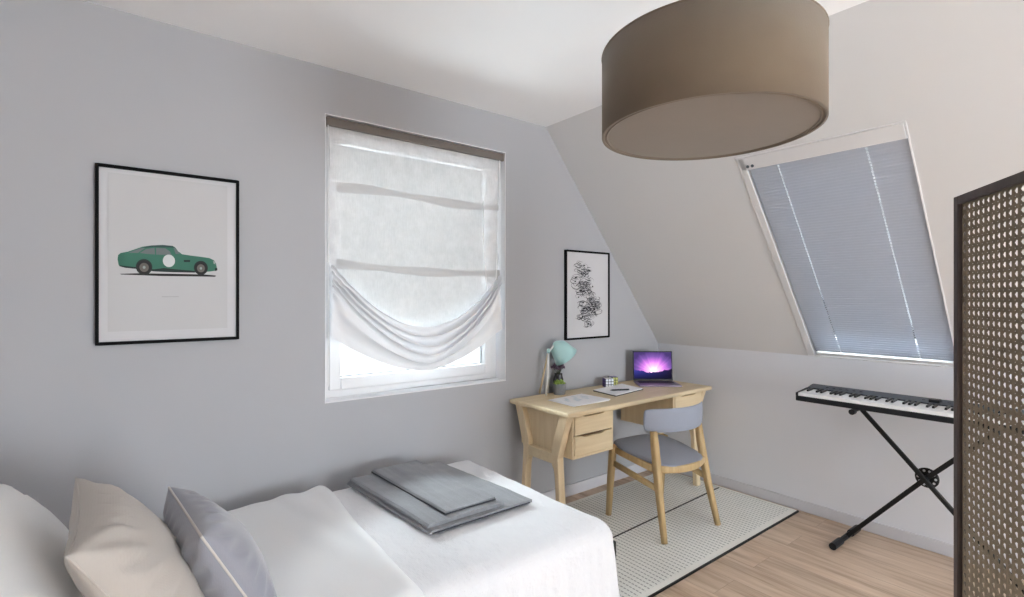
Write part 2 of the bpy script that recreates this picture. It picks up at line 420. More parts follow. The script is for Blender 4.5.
# roof window
w2 = thing('window_2', 'white roof window set into the sloped wall behind a grey blind', 'window', sp(KY0, 0)); w2['kind'] = 'structure'
b = MB()
sbox(b, KY1-.006, KY1, KS0, KS1, -.003, KD); sbox(b, KY0, KY0+.006, KS0, KS1, -.003, KD); sbox(b, KY0, KY1, KS1-.006, KS1, -.003, KD); sbox(b, KY0, KY1, KS0, KS0+.006, -.006, KD)
b.obj('reveal', 'reveal', w2)
b = MB(); fw = .042
for y0, y1, s0, s1 in ((KY0+.006, KY0+fw*.5, KS0, KS1), (KY0, KY1, KS1-.05, KS1), (KY0, KY1, KS0, KS0+.03)): sbox(b, y0, y1, s0, s1, .06, KD)
sbox(b, KY1-fw, KY1-.0005, KS0, KS1, -.004, KD)
b.obj('window_frame', 'pvc', w2, bevel=.004)
b = MB()
for y0, y1, s0, s1 in ((KY1-.075, KY1-fw, KS0+.03, KS1-.05), (KY0+fw*.5, KY0+.06, KS0+.03, KS1-.05), (KY0+.05, KY1-.07, KS1-.11, KS1-.05), (KY0+.05, KY1-.07, KS0+.03, KS0+.07)): sbox(b, y0, y1, s0, s1, .085, .14)
b.obj('sash', 'pvc', w2, bevel=.004)
sbox(MB(), KY0+.05, KY1-.07, KS0+.06, KS1-.09, .118, .122).obj('pane', 'glass', w2)

# venetian blind in the roof window
vb = thing('venetian_blind', 'grey slatted venetian blind closed over the roof window', 'blind', sp((KY0+KY1)/2, KS0, .03))
by0, by1 = KY0+.004, KY1-.050
b = sbox(MB(), KY0+.006, KY1-.006, KS1-.085, KS1-.008, -.004, .045); b.obj('headrail', 'pvc', vb, bevel=.006)
b = sbox(MB(), by0, by1, KS0+.012, KS0+.034, -.004, .012); b.obj('bottom_rail', 'pvc', vb, bevel=.003)
b = MB(); ns = 78; s0, s1 = KS0+.042, KS1-.088; pitch = (s1-s0)/ns; hw = .0118
c1, c2 = -1.362, -1.755
for i in range(ns):
    sc = s0+pitch*(i+.5)
    tilt = -math.radians(10 if i > 12 else 10+(12-i)*.5)
    segs = [(by0, c2-.0035, -1, 1), (c2-.0035, c2+.0035, -1, .15), (c2+.0035, c1-.0035, -1, 1), (c1-.0035, c1+.0035, -1, .15), (c1+.0035, by1, -1, 1)]
    for y0, y1, a0, a1 in segs:
        if a1 < .5:  # route hole: leave part of the slat open at the cord
            a0, a1 = .30, 1
        n = 4; P = []
        for k in range(n+1):
            a = a0+(a1-a0)*k/n
            ds = a*hw*math.cos(tilt); dd = .004+a*hw*math.sin(tilt)-.0016*(1-a*a)
            P.append((b.b.verts.new(sp(y0, sc+ds, dd)), b.b.verts.new(sp(y1, sc+ds, dd))))
        for k in range(n): b._f([P[k][0], P[k][1], P[k+1][1], P[k+1][0]])
b.obj('slats', 'plasterw', vb, smooth=True)
for c in (c1, c2): MB().tube([sp(c, s1, .002), sp(c, s0-.012, .002)], .0004, 6).obj('ladder_cord', 'plasterw', vb)
b = MB()
sbox(b, KY1-.060, KY1-.052, KS0+.03, KS1-.085, .006, .05); b.obj('side_rail', 'greyp', vb)  # dark strip standing in for the shaded gap beside the blind
for yy in (KY1-.05, KY1-.075):
    b = MB(); b.lathe([(0, 0), (.008, 0), (.008, .004), (0, .005)], sp(yy, KS1-.062, -.004), 14, (-SN).to_track_quat('Z', 'Y').to_matrix().to_4x4())
    b.obj('fixing_clip', 'greyp', vb)

# relaxed roman shade
rs = thing('roman_shade', 'sheer white relaxed roman shade with swagged folds over the window', 'shade', (-2.15, .03, 2.3))
MB().bb((WX0+.010, .006, 2.268), (WX1-.006, .040, 2.312)).obj('headrail', plain('taupe_headrail', lin(112, 104, 98), .5), rs, bevel=.003)
XA, XB = -2.700, -1.603
def z_top(x):
    t = (x+2.13)/.53; return 1.225+.335*min(1.15, abs(t)**1.9)
def z_bot(x):
    t = (x+2.12)/.5; return .982+.215*min(1.3, abs(t)**2)
def flat_pt(u, v):
    zt = 2.275; x0 = XA+.004*math.sin(v*5); x = x0+(XB-x0)*u
    x -= .040*min(1, v*2.2)*u**3
    zb = z_top(x)-.03
    z = zt+(zb-zt)*v
    y = .024+.006*math.sin(u*9+v*2)*v+.010*v*math.sin(u*3+1)+.006*noise.noise(V((u*4, v*5, 1)))
    e = max(0, abs(u-.5)*2-.86)/.14
    y += .010*e*math.sin(v*22)*v
    return (x, y-.004, z)
b = MB(); b.grid(flat_pt, 70, 60); b.obj('sheer_panel', 'sheer', rs, smooth=True)
def swag_pt(u, w):
    t = 2*u-1; e = abs(t)
    x = XA+.004+(XB-.022-XA)*u
    zt, zb = z_top(x)+.012, z_bot(x)
    pin = math.exp(-((1-e)/.13)**2)       # tight where the cords gather the cloth
    g = 1.452 if t < 0 else 1.478
    ww = w+.035*noise.noise(V((u*2.6, w*2.0, 4)))
    zc = 1.238+(.984-1.238)*w
    gt = 1.570 if t < 0 else 1.560
    ze = gt+(g-gt)*w/.72 if w < .72 else g+(1.200-g)*(w-.72)/.28
    zz = zc+(ze-zc)*e**(1.9-.25*w)
    k = 5.2
    ph = 2*PI*k*ww
    c = .5+.5*math.sin(ph)
    crest = max(0, c)**.7                         # rounded crests, narrow valleys
    env = (.35+.65*math.sin(PI*min(1, w*.92+.10)))
    amp = .046*(1-.5*pin)*env
    y = .004-.050*(1-e**2)*math.sin(PI*min(1, w*1.02))-amp*crest
    zz -= .018*(1-.6*pin)*math.cos(ph)*env
    y += .010*noise.noise(V((u*7, w*7, 2)))+.005*noise.noise(V((u*18, w*14, 6)))
    # creases fanning from each gather
    fan = math.exp(-((1-e)/.28)**2)
    y += .010*fan*math.sin(math.atan2(zz-g, (1-e)*.55+.02)*9)
    x += (-1 if t > 0 else 1)*(.010*pin*(w > .3)*math.sin(PI*max(0, (w-.3)/.7)))
    return (x, y, zz)
b = MB(); b.grid(swag_pt, 110, 120); b.obj('swag_folds', 'swag', rs, smooth=True)
def band(z0, z1, wig, ph):
    b = MB()
    def f(u, v):
        x = XA+.045+(XB-XA-.07)*u
        zc = z0+(z1-z0)*u+wig*math.sin(u*5.2+ph)
        p = flat_pt((x-XA)/(XB-XA), (2.275-zc)/(2.275-z_top(x)))
        return (x, p[1]-.002-.002*math.sin(v*PI), zc+(.5-v)*.044*(1+.25*math.sin(u*11+ph)))
    b.grid(f, 60, 4); return b
band(1.958, 1.972, .012, .6).obj('cross_band', 'band', rs, smooth=True)  # darker horizontal bands across the sheer panel
band(1.565, 1.540, .008, 2.2).obj('cross_band', 'band', rs, smooth=True)
b = MB()
for pts, r_ in (([(-1.628, .012, 2.27), (-1.640, .004, 1.85), (-1.668, -.006, 1.50)], .0022), ([(-1.622, .014, 2.27), (-1.626, .008, 1.9), (-1.632, 0, 1.49)], .0022), ([(-1.745, .016, 2.0), (-1.752, .010, 1.75), (-1.74, -.012, 1.44)], .0022), ([(WX0+.017, .004, 2.268), (WX0+.018, .002, 1.5), (WX0+.018, .004, .95)], .0026)):
    MB().tube(pts, r_, 6).obj('pull_cord', 'cordw', rs)

# ------------------------------------------------------------------ framed pictures
def wallprism(b, poly, y0, y1): return b.prism(poly, lambda a, c, t: (a, t, c), y0, y1)
def picture(name, label, x0, x1, z0, z1, fw):
    t = thing(name, label, 'picture', ((x0+x1)/2, 0, z0))
    ring(MB(), x0, x1, z0, z1, fw, -.019, -.001).obj('frame', 'frame_b', t, bevel=.0015)
    MB().bb((x0+fw*.5, -.010, z0+fw*.5), (x1-fw*.5, -.004, z1-fw*.5)).obj('mat_board', 'mat', t)
    return t
p1 = picture('framed_picture', 'large black framed print of a green vintage car left of the window', -3.619, -3.113, 1.210, 1.926, .012)
MB().bb((-3.580, -.013, 1.262), (-3.160, -.0105, 1.896)).obj('print', 'paper', p1)
D = {'body': [(-3.5458, 1.5301), (-3.549, 1.5526), (-3.547, 1.5687), (-3.539, 1.5772), (-3.5169, 1.5834), (-3.4924, 1.595), (-3.4675, 1.6067), (-3.4381, 1.6136), (-3.3995, 1.6181), (-3.3644, 1.6166), (-3.3555, 1.6108), (-3.3444, 1.5939), (-3.3309, 1.5829), (-3.3013, 1.579), (-3.2642, 1.5755), (-3.2311, 1.5716), (-3.2119, 1.5625), (-3.2047, 1.549), (-3.2013, 1.5325), (-3.2022, 1.5175), (-3.2263, 1.5124), (-3.2828, 1.5068), (-3.3644, 1.506), (-3.4296, 1.5076), (-3.4842, 1.5157), (-3.525, 1.5193), (-3.543, 1.5252)],
 'sill': [(-3.543, 1.5277), (-3.525, 1.5254), (-3.4842, 1.5218), (-3.4296, 1.5154), (-3.3951, 1.5218), (-3.3555, 1.5179), (-3.2828, 1.5133), (-3.2828, 1.5057), (-3.3644, 1.5049), (-3.4296, 1.5066), (-3.4842, 1.5146), (-3.525, 1.5183), (-3.5426, 1.5237)],
 'win1': [(-3.4767, 1.5805), (-3.455, 1.5982), (-3.4275, 1.6044), (-3.4257, 1.577), (-3.4508, 1.5777)], 'win2': [(-3.4219, 1.6048), (-3.3908, 1.605), (-3.3741, 1.5923), (-3.3688, 1.5778), (-3.4219, 1.5766)],
 'rear': [(-3.5148, 1.5795), (-3.4717, 1.6008), (-3.4592, 1.602), (-3.4833, 1.5801)], 'ws': [(-3.3622, 1.6099), (-3.352, 1.6031), (-3.3394, 1.5846), (-3.3537, 1.5828)],
 'roof': [(-3.4675, 1.6041), (-3.4381, 1.6136), (-3.3995, 1.6181), (-3.3644, 1.6166), (-3.3577, 1.6091), (-3.3908, 1.6082), (-3.4296, 1.6069), (-3.4592, 1.6025)],
 'vent': [(-3.325, 1.5586), (-3.3013, 1.5596), (-3.3022, 1.551), (-3.3241, 1.55)], 'bump': [(-3.2081, 1.5284), (-3.1993, 1.5287), (-3.1993, 1.5176), (-3.209, 1.5151)], 'lamp': [(-3.2158, 1.5596), (-3.2081, 1.5561), (-3.2071, 1.545), (-3.2138, 1.547)],
 'shadow': [(-3.5418, 1.4936), (-3.4842, 1.4972), (-3.3644, 1.4986), (-3.2454, 1.4986), (-3.2047, 1.4953), (-3.2071, 1.4897), (-3.2735, 1.4892), (-3.4081, 1.4879), (-3.4924, 1.4899), (-3.537, 1.4907)]}
def ell(cx, cz, rx, rz, n=28): return [(cx+rx*math.cos(2*PI*k/n), cz+rz*math.sin(2*PI*k/n)) for k in range(n)]
b = MB(); ly = [-.0130]
def lay(poly, mi):
    b.mi = mi; ly[0] -= .00012; wallprism(b, poly, ly[0], -.0129)
lay(D['shadow'], 4); lay(D['body'], 0); lay(D['roof'], 1); lay(D['sill'], 2)
for k in ('win1', 'win2', 'rear', 'ws'): lay(D[k], 3)
lay(D['vent'], 2); lay(D['bump'], 2); lay(D['lamp'], 7)
for cx, cz, r in ((-3.4625, 1.5240, .0300), (-3.2619, 1.5270, .0285)):
    lay(ell(cx, cz, r*.92, r*1.08), 2); lay(ell(cx, cz-.002, r*.80, r*.98), 4); lay(ell(cx, cz-.002, r*.52, r*.62), 5); lay(ell(cx, cz-.002, r*.16, r*.2), 7)
lay(ell(-3.3776, 1.5525, .0212, .0262), 6)
for i in range(11):
    x = -3.4016+i*.0054; lay([(x, 1.4002), (x+.0036, 1.4002), (x+.0036, 1.4026), (x, 1.4026)], 8)
b.obj('car_artwork', [CAR[k] for k in ('green', 'dgreen', 'sill', 'glass', 'tyre', 'hub', 'dot', 'lamp', 'cap')], p1)

p2 = picture('framed_picture', 'small black framed abstract ink drawing on the wall above the desk', -1.074, -.616, 1.099, 1.731, .012)
b = MB(); rd = random.Random(5); yy = -.0102
def ink(x, y): return (-1.074+(x-70)/262*.458, 1.73-(y-38)/520*.63)
def stroke(pts, w, mi):
    global yy
    b.mi = mi
    L, R = [], []
    for i, p in enumerate(pts):
        a = V(pts[max(0, i-1)]); c = V(pts[min(len(pts)-1, i+1)]); d = (c-a)
        if d.length < 1e-6: continue
        n = V((-d.y, d.x)).normalized()*w*(1-.7*abs(2*i/(len(pts)-1)-1)**2)
        L.append((p[0]+n.x, p[1]+n.y)); R.append((p[0]-n.x, p[1]-n.y))
    vl = [b.b.verts.new(V((q[0], yy, q[1]))) for q in L]; vr = [b.b.verts.new(V((q[0], yy, q[1]))) for q in R]
    for i in range(len(vl)-1): b._f([vl[i], vl[i+1], vr[i+1], vr[i]])
    yy -= .000004
blobs = [(172, 150, 40, 45, 30), (170, 215, 48, 60, 46), (190, 260, 40, 45, 30), (160, 285, 30, 25, 12), (235, 330, 30, 40, 22), (180, 370, 35, 35, 26), (240, 385, 32, 40, 30), (185, 425, 36, 32, 22), (205, 470, 16, 18, 10), (215, 310, 20, 25, 10)]
for bx, by, rx, ry, n in blobs:
    for k in range(int(n*1.3)):
        a = rd.uniform(0, 2*PI); q = math.sqrt(rd.random()); cx, cy = bx+rx*q*math.cos(a), by+ry*q*math.sin(a)
        r = rd.uniform(7, 20); a0 = rd.uniform(0, 2*PI); sw = rd.uniform(1.2, 5.2)
        pts = [ink(cx+r*math.cos(a0+sw*i/12)*(1+.3*i/12), cy+r*math.sin(a0+sw*i/12)*.8) for i in range(13)]
        stroke(pts, rd.uniform(.0008, .0026), 0 if rd.random() < .7 else 1)
        if rd.random() < .22:
            stroke([ink(cx+rd.uniform(-3, 3)+i*2.5*math.cos(a0), cy+i*2.5*math.sin(a0)) for i in range(5)], rd.uniform(.003, .006), 0)
b.obj('ink_artwork', [CAR['ink'], CAR['inkg']], p2)

# ------------------------------------------------------------------ pendant lamp
LC = V((-2.208, -1.779, 1.875)); LR, LH = .300, .2375
pl = thing('pendant_lamp', 'large taupe fabric drum pendant lamp hanging from the ceiling', 'lamp', (LC.x, LC.y, H))
MB().lathe([(LR, 0), (LR, LH), (LR-.006, LH), (LR-.006, .0), (LR, 0)], LC, 96).obj('lamp_shade', 'shade', pl, smooth=False)
for f in pl.children[0].data.polygons: f.use_smooth = abs(f.normal.z) < .5
MB().lathe([(0, .008), (LR-.007, .008), (LR-.007, .004), (0, .004)], LC, 96).obj('diffuser', 'diffuser', pl)
b = MB()
for z, r in ((.003, LR-.004), (LH-.002, LR-.002)): b.loop([LC+V((r*math.cos(2*PI*k/96), r*math.sin(2*PI*k/96), z)) for k in range(96)], .0035, 8)
b.loop([LC+V(((LR-.015)*math.cos(2*PI*k/96), (LR-.015)*math.sin(2*PI*k/96), .004)) for k in range(96)], .0025, 8)
b.obj('rim', 'diffuser', pl, smooth=True)
for a in (PI+.35, PI+.35+2*PI/3, PI+.35-2*PI/3):
    b = MB(); b.tube([LC+V(((LR-.004)*math.cos(a), (LR-.004)*math.sin(a), LH)), LC+V((0, 0, LH+.10))], .0012, 6)
    b.obj('suspension_wire', 'chrome', pl)
MB().tube([LC+V((0, 0, LH-.02)), V((LC.x, LC.y, H-.03))], .003, 8).obj('cord', 'cordw', pl)
MB().lathe([(0, 0), (.055, 0), (.05, -.025), (.01, -.032), (0, -.032)], (LC.x, LC.y, H), 32).obj('ceiling_rose', 'whitem', pl, smooth=True)
b = MB(); b.lathe([(0, .09), (.02, .09), (.022, .14), (.012, .15), (0, .15)], LC, 16); b.ball(LC+V((0, 0, .07)), .032); b.obj('bulb', 'whitem', pl, smooth=True)

# ------------------------------------------------------------------ rug
rx0, rx1, ry0, ry1, rt = -1.725, -.040, -1.122, -.105, .008
rg = thing('rug', 'flat woven cream rug with dark dashes and black edging on the floor', 'rug', ((rx0+rx1)/2, (ry0+ry1)/2, 0))
MB().bb((rx0+.02, ry0+.045, 0), (rx1-.03, ry1-.03, rt)).obj('rug_field', 'rug', rg, bevel=.002)
b = MB(); b.bb((rx0+.008, ry0+.008, 0), (rx1, ry0+.045, rt)); b.bb((rx1-.03, ry0+.045, 0), (rx1, ry1, rt)); b.bb((rx0+.008, ry1-.03, 0), (rx1-.03, ry1, rt)); b.obj('border', 'rug_w', rg, bevel=.002)
b = MB(); b.bb((rx0, ry0, 0), (rx1, ry0+.009, rt+.001)); b.bb((rx0, ry0, 0), (rx0+.012, ry1, rt+.001)); b.obj('edge_binding', 'rug_b', rg, bevel=.002)
def midstripe():
    b = MB(); n = 20
    y = lambda u: -.628+.048*u
    for i in range(n):
        u0, u1 = i/n, (i+1)/n; xa, xb = rx0+.02+(rx1-.03-rx0-.02)*u0, rx0+.02+(rx1-.03-rx0-.02)*u1
        ya, yb = -.640+.058*u0, -.640+.058*u1; h = .0055
        b.hexa([(xa, ya-h, .002), (xb, yb-h, .002), (xb, yb+h, .002), (xa, ya+h, .002), (xa, ya-h, rt+.0012), (xb, yb-h, rt+.0012), (xb, yb+h, rt+.0012), (xa, ya+h, rt+.0012)])
    return b
midstripe().obj('stripe', 'rug_b', rg)

# ------------------------------------------------------------------ desk
ZT = .752; dx0, dx1, dy0, dy1 = -1.574, -.122, -.560, -.020
dk = thing('desk', 'light ash desk with sculpted trestle legs in the corner under the small picture', 'desk', ((dx0+dx1)/2, (dy0+dy1)/2, 0))
MB().bb((dx0, dy0, ZT-.028), (dx1, dy1, ZT)).obj('desktop', 'desk_x', dk, bevel=.010, seg=3)
def trestle(xc, w, o):
    zt = ZT-.028
    # outer profile of one leg pair in (y,z): leaning in to a waist, then splaying out; top and feet overlap the crossbar
    zf = .0095
    F = [(-.526, zt), (-.458, zt), (-.392, .520), (-.395, .425), (-.412, .40), (-.420, .36), (-.440, zf), (-.478, zf), (-.462, .25), (-.446, .47), (-.455, .50)]
    G = [(dy0+dy1-y, z) for y, z in F]
    for nm, P in (('leg', F), ('leg', G)):
        MB().prism(P, lambda a, c, t: (t, a, c), xc-w/2, xc+w/2).obj(nm, 'desk_z', dk, bevel=.006)
    MB().bb((xc-w/2+.002, -.400, .430), (xc+w/2-.002, dy0+dy1+.400, .492)).obj('crossbar', 'desk_x', dk, bevel=.005)
    MB().prism([(-.470, zt), (dy0+dy1+.470, zt), (dy0+dy1+.400, .488), (-.400, .488)], lambda a, c, t: (t, a, c), xc+o-.006, xc+o+.006).obj('end_panel', 'desk_z', dk)
trestle(-1.528, .050, .016); trestle(-.162, .046, -.014)
def pedestal(x0, x1, ndraw):
    z1, z0 = ZT-.028, .470
    y0, y1 = -.512, -.050
    b = MB(); t = .014
    b.bb((x0, y0, z0), (x0+t, y1, z1)); b.bb((x1-t, y0, z0), (x1, y1, z1)); b.bb((x0+t, y0, z0), (x1-t, y1, z0+t)); b.bb((x0+t, y0+.01, z1-t), (x1-t, y1, z1)); b.bb((x0+t, y1-.01, z0+t), (x1-t, y1, z1-t))
    b.obj('drawer_case', 'desk_z', dk, bevel=.002)
    MB().bb((x0+t+.001, y0+.022, z0+t), (x1-t-.001, y0+.026, z1-t)).obj('gap_shade_sheet', 'dark', dk)  # dark sheet standing in for the shade behind the drawer fronts
    hz = (z1-.004-z0-t-.004)/2; cx = (x0+x1)/2; hwid = .105
    for i in range(2):
        a, c = z0+t+.003+i*(hz+.002), z0+t+.003+i*(hz+.002)+hz-.006
        # drawer front with a curved finger scoop cut in its top edge
        P = [(x0+t+.003, a), (x1-t-.003, a), (x1-t-.003, c)]
        for k in range(13):
            u = k/12; x = cx+hwid-2*hwid*u; P.append((x, c-.010*min(1, 2.2*math.sin(PI*u))))
        P.append((x0+t+.003, c))
        d = wallprism(MB(), P, y0-.004, y0+.016).obj('drawer', 'desk_x', dk, bevel=.0015)
        g = MB().bb((cx-hwid, y0+.0165, c-.022), (cx+hwid, y0+.019, c-.001)).obj('scoop_shade_strip', 'scoop', d)  # brown strip that colours in the shade behind the scoop
        g.location = (0, 0, 0)
pedestal(-1.498, -1.150, 2); pedestal(-.530, -.184, 2)
MB().bb((-1.150, -.075, .560), (-.530, -.055, ZT-.028)).obj('back_panel', 'desk_x', dk, bevel=.002)
MB().bb((-1.150, -.480, ZT-.046), (-.530, -.460, ZT-.028)).obj('rail', 'desk_x', dk, bevel=.002)

# ------------------------------------------------------------------ chair
CO = V((-.8865, -.8875, .0085)); er = V((.993, -.119, 0)); ef = V((.119, .993, 0))
ch = thing('chair', 'wooden desk chair with blue grey seat and curved backrest facing the desk', 'chair', (CO.x, CO.y, 0))
def cp(x, y, z): return CO+er*x+ef*y+V((0, 0, z-.0085))
for sx in (-1, 1):
    MB().tube([cp(.232*sx, .002, .0125), cp(.212*sx, .058, .26), cp(.202*sx, .088, .42), cp(.197*sx, .108, .54), cp(.196*sx, .117, .612)], [.0145, .019, .0215, .020, .0175], 12, sq=.45, up=ef).obj('leg', 'chair_w', ch, smooth=True)
    MB().tube([cp(.236*sx, .462, .0105), cp(.232*sx, .445, .25), cp(.230*sx, .425, .462)], [.015, .019, .021], 12, sq=.45, up=ef).obj('leg', 'chair_w', ch, smooth=True)
    MB().tube([cp(.222*sx, .425, .436), cp(.202*sx, .09, .394)], [(.021, .012)]*2, 12, sq=.5, up=(0, 0, 1)).obj('side_rail', 'chair_w', ch, smooth=True)
    MB().tube([cp(.226*sx, .44, .350), cp(.210*sx, .06, .290)], [(.018, .011)]*2, 12, sq=.5, up=(0, 0, 1)).obj('stretcher', 'chair_w', ch, smooth=True)
b = MB(); b.tube([cp(-.198+.396*i/10, .080-.062*math.sin(PI*i/10), .400-.002*math.sin(PI*i/10)) for i in range(11)], [(.021, .012)]*11, 12, sq=.5, up=(0, 0, 1)); b.obj('rear_rail', 'chair_w', ch, smooth=True)
MB().tube([cp(-.226, .428, .430), cp(.226, .428, .430)], [(.019, .011)]*2, 12, sq=.5, up=(0, 0, 1)).obj('front_rail', 'chair_w', ch, smooth=True)
def seat_pt(u, v):
    a = 2*PI*u; c, s_ = math.cos(a), math.sin(a); p = .62
    ex = math.copysign(abs(c)**p, c); ey = math.copysign(abs(s_)**p, s_)
    r = 1
    lay = [(0, .010), (.6, .004), (.93, .004), (1.0, 0), (1.0, -.012), (.96, -.020), (.6, -.026), (0, -.026)]
    q, dz = lay[int(round(v*7))]
    x = .228*ex*q*(1-.06*(ey < 0)); y = .272+.252*ey*q
    z = .452+dz+(y-.27)*.10-.010*(1-(x/.23)**2)*(q < 1 or dz > -.01)+ .006*(y > .45)*-1
    return cp(x, y, z)
b = MB(); b.grid(seat_pt, 56, 7, wrapu=True); b.obj('seat', 'chair_f', ch, smooth=True, subd=1)
def back_pt(u, v):
    th = (u-.5)*2; R = .30
    ang = th*.86; x = .022+R*math.sin(ang)*1.13; y = .062+R*(1-math.cos(ang))*.95
    P = [(-.5, -.0), (-.42, -.5), (.42, -.5), (.5, 0), (.42, .5), (-.42, .5)]
    k = int(round(v*6)) % 6; hz, hy = P[k]
    end = 1-.22*abs(th)**6
    z = .672+hz*.152*end+.004*th*th; y += hy*.022*(1-.35*abs(th)**6)
    y += -.02*(z-.672)
    return cp(x, y, z)
b = MB(); P = b.grid(back_pt, 36, 6)
b._f([v for v in P[0][:6]]); b._f([v for v in P[-1][:6]][::-1])
b.obj('backrest', 'chair_f', ch, smooth=True, subd=1)

# ------------------------------------------------------------------ things on the desk
LT = ZT
dl = thing('desk_lamp', 'small aqua bell shade desk lamp on slim white legs', 'lamp', (-1.30, -.06, LT))
def ends(p, q, r): return MB().tube([p, q], r, 8)
top = V((-1.296, -.085, 1.045))
for i, f in enumerate(((-1.331, -.100, LT+.006), (-1.318, -.020, LT+.006), (-1.250, -.030, LT+.006))):
    ends(top, V(f), [.006, .0075]).obj('leg', 'whitem' if i != 1 else 'desk_z', dl, smooth=True)
ends(top+V((0, 0, -.01)), V((-1.240, -.090, 1.090)), .006).obj('arm', 'whitem', dl, smooth=True)
ax = V((.60, -.20, -.78)).normalized()
mt = ax.to_track_quat('Z', 'Y').to_matrix().to_4x4()
prof = [(.0, -.012), (.014, -.010), (.030, .002), (.056, .022), (.066, .050), (.074, .085), (.086, .120), (.0845, .120), (.072, .086), (.064, .052), (.052, .026), (.0, .006)]
MB().lathe(prof, (-1.236, -.090, 1.092), 32, mt).obj('lamp_shade', 'aqua', dl, smooth=True)
MB().ball(V((-1.236, -.090, 1.092))+ax*.06, .024).obj('bulb', 'whitem', dl, smooth=True)
MB().lathe([(0, 0), (.010, 0), (.012, .02), (.008, .03), (0, .03)], top+V((0, 0, -.015)), 12).obj('joint', 'aqua', dl, smooth=True)

sc_ = thing('potted_succulent', 'grey concrete pot holding a lime green succulent beside the desk lamp', 'plant', (-1.215, -.105, LT))
MB().lathe([(0, 0), (.038, 0), (.046, .074), (.042, .074), (.036, .06), (0, .06)], sc_.location, 28).obj('pot', 'conc', sc_, smooth=False, bevel=.002)
b = MB(); rd = random.Random(2)
for k in range(26):
    a = k*2.4; q = .010+.028*(k/26); tilt = .25+1.0*(k/26)
    d = V((math.cos(a)*math.sin(tilt), math.sin(a)*math.sin(tilt), math.cos(tilt)))
    p0 = V(sc_.location)+V((math.cos(a)*q*.4, math.sin(a)*q*.4, .062)); L = .030+.012*rd.random()
    b.tube([p0, p0+d*L*.4, p0+d*L*.8, p0+d*L], [(.004, .005), (.004, .010), (.003, .009), (.001, .001)], 8)
b.obj('leaves', 'green', sc_, smooth=True)
vs = thing('flower_vase', 'dark vase of dusky purple flowers behind the succulent pot', 'vase', (-1.172, -.048, LT))
MB().lathe([(0, 0), (.026, 0), (.034, .03), (.034, .09), (.026, .12), (.028, .128), (.024, .126), (.022, .11), (.03, .06), (.0, .01)], vs.location, 24).obj('vase_body', 'vase', vs, smooth=True)
b = MB(); g = MB(); rd = random.Random(9)
for k in range(16):
    a = k*2.4; r = .006+.034*math.sqrt(k/16); p = V(vs.location)+V((r*math.cos(a), r*math.sin(a), .165+.030*rd.random()-.2*r))
    g.tube([V(vs.location)+V((0, 0, .08)), (V(vs.location)+V((0, 0, .12))).lerp(p, .4), p], .0014, 5)
    for j in range(6):
        d = V((rd.uniform(-1, 1), rd.uniform(-1, 1), rd.uniform(-.3, 1))).normalized()*.009
        b.ball(p+d, .007, 6, 4)
g.obj('stems', 'dgreen', vs); b.obj('flowers', 'purple', vs, smooth=True)

# papers
pp = thing('paper_stack', 'stack of white paper sheets at the front left corner of the desk', 'paper', (-1.26, -.33, LT))
b = MB()
for i in range(5):
    a = .02*(i-2)+.01; R = Matrix.Rotation(a, 3, 'Z'); b.box((-1.268+.003*i, -.330-.002*i, LT+.0012+i*.0018), (.297, .240, .0016), R)
b.obj('sheet', 'sheetp', pp)
b = MB()
rd = random.Random(3); pb = plain('pale_blue_ink', lin(226, 234, 240), .8, var=.02)
for i in range(7):
    x = -1.36+.03*i; b.box((x, -.30+rd.uniform(-.05, .05), LT+.0102), (.022, rd.uniform(.02, .07), .0003), Matrix.Rotation(rd.uniform(-.5, .5), 3, 'Z'))
b.obj('drawing', pb, pp)
# notebook with pen
nb = thing('notebook', 'open white notebook with dark cover edge lying in the middle of the desk', 'notebook', (-.775, -.24, LT))
Rn = Matrix.Rotation(.14, 3, 'Z')
def nq(p, z): return V((p[0], p[1], z))
Q = [(-.957, -.165), (-.985, -.392), (-.640, -.345), (-.600, -.120)]
def quadprism(Q, z0, z1):
    b = MB(); b.hexa([nq(p, z0) for p in (Q[1], Q[2], Q[3], Q[0])]+[nq(p, z1) for p in (Q[1], Q[2], Q[3], Q[0])]); return b
def shrink(Q, f): c = V((sum(p[0] for p in Q)/4, sum(p[1] for p in Q)/4)); return [tuple(c+(V(p)-c)*f) for p in Q]
quadprism(Q, LT+.0004, LT+.0055).obj('cover', plain('charcoal_cover', lin(58, 58, 66), .6), nb, bevel=.001)
quadprism(shrink(Q, .975), LT+.0055, LT+.0105).obj('pages', 'sheetp', nb)
pn = tag(MB().tube([(-.90, -.270, LT+.016), (-.885, -.278, LT+.016), (-.79, -.322, LT+.016), (-.775, -.329, LT+.0155)], [.001, .005, .005, .0045], 10).obj('pen', 'blackp', None, smooth=True), 'black pen lying on the open white notebook', 'pen')
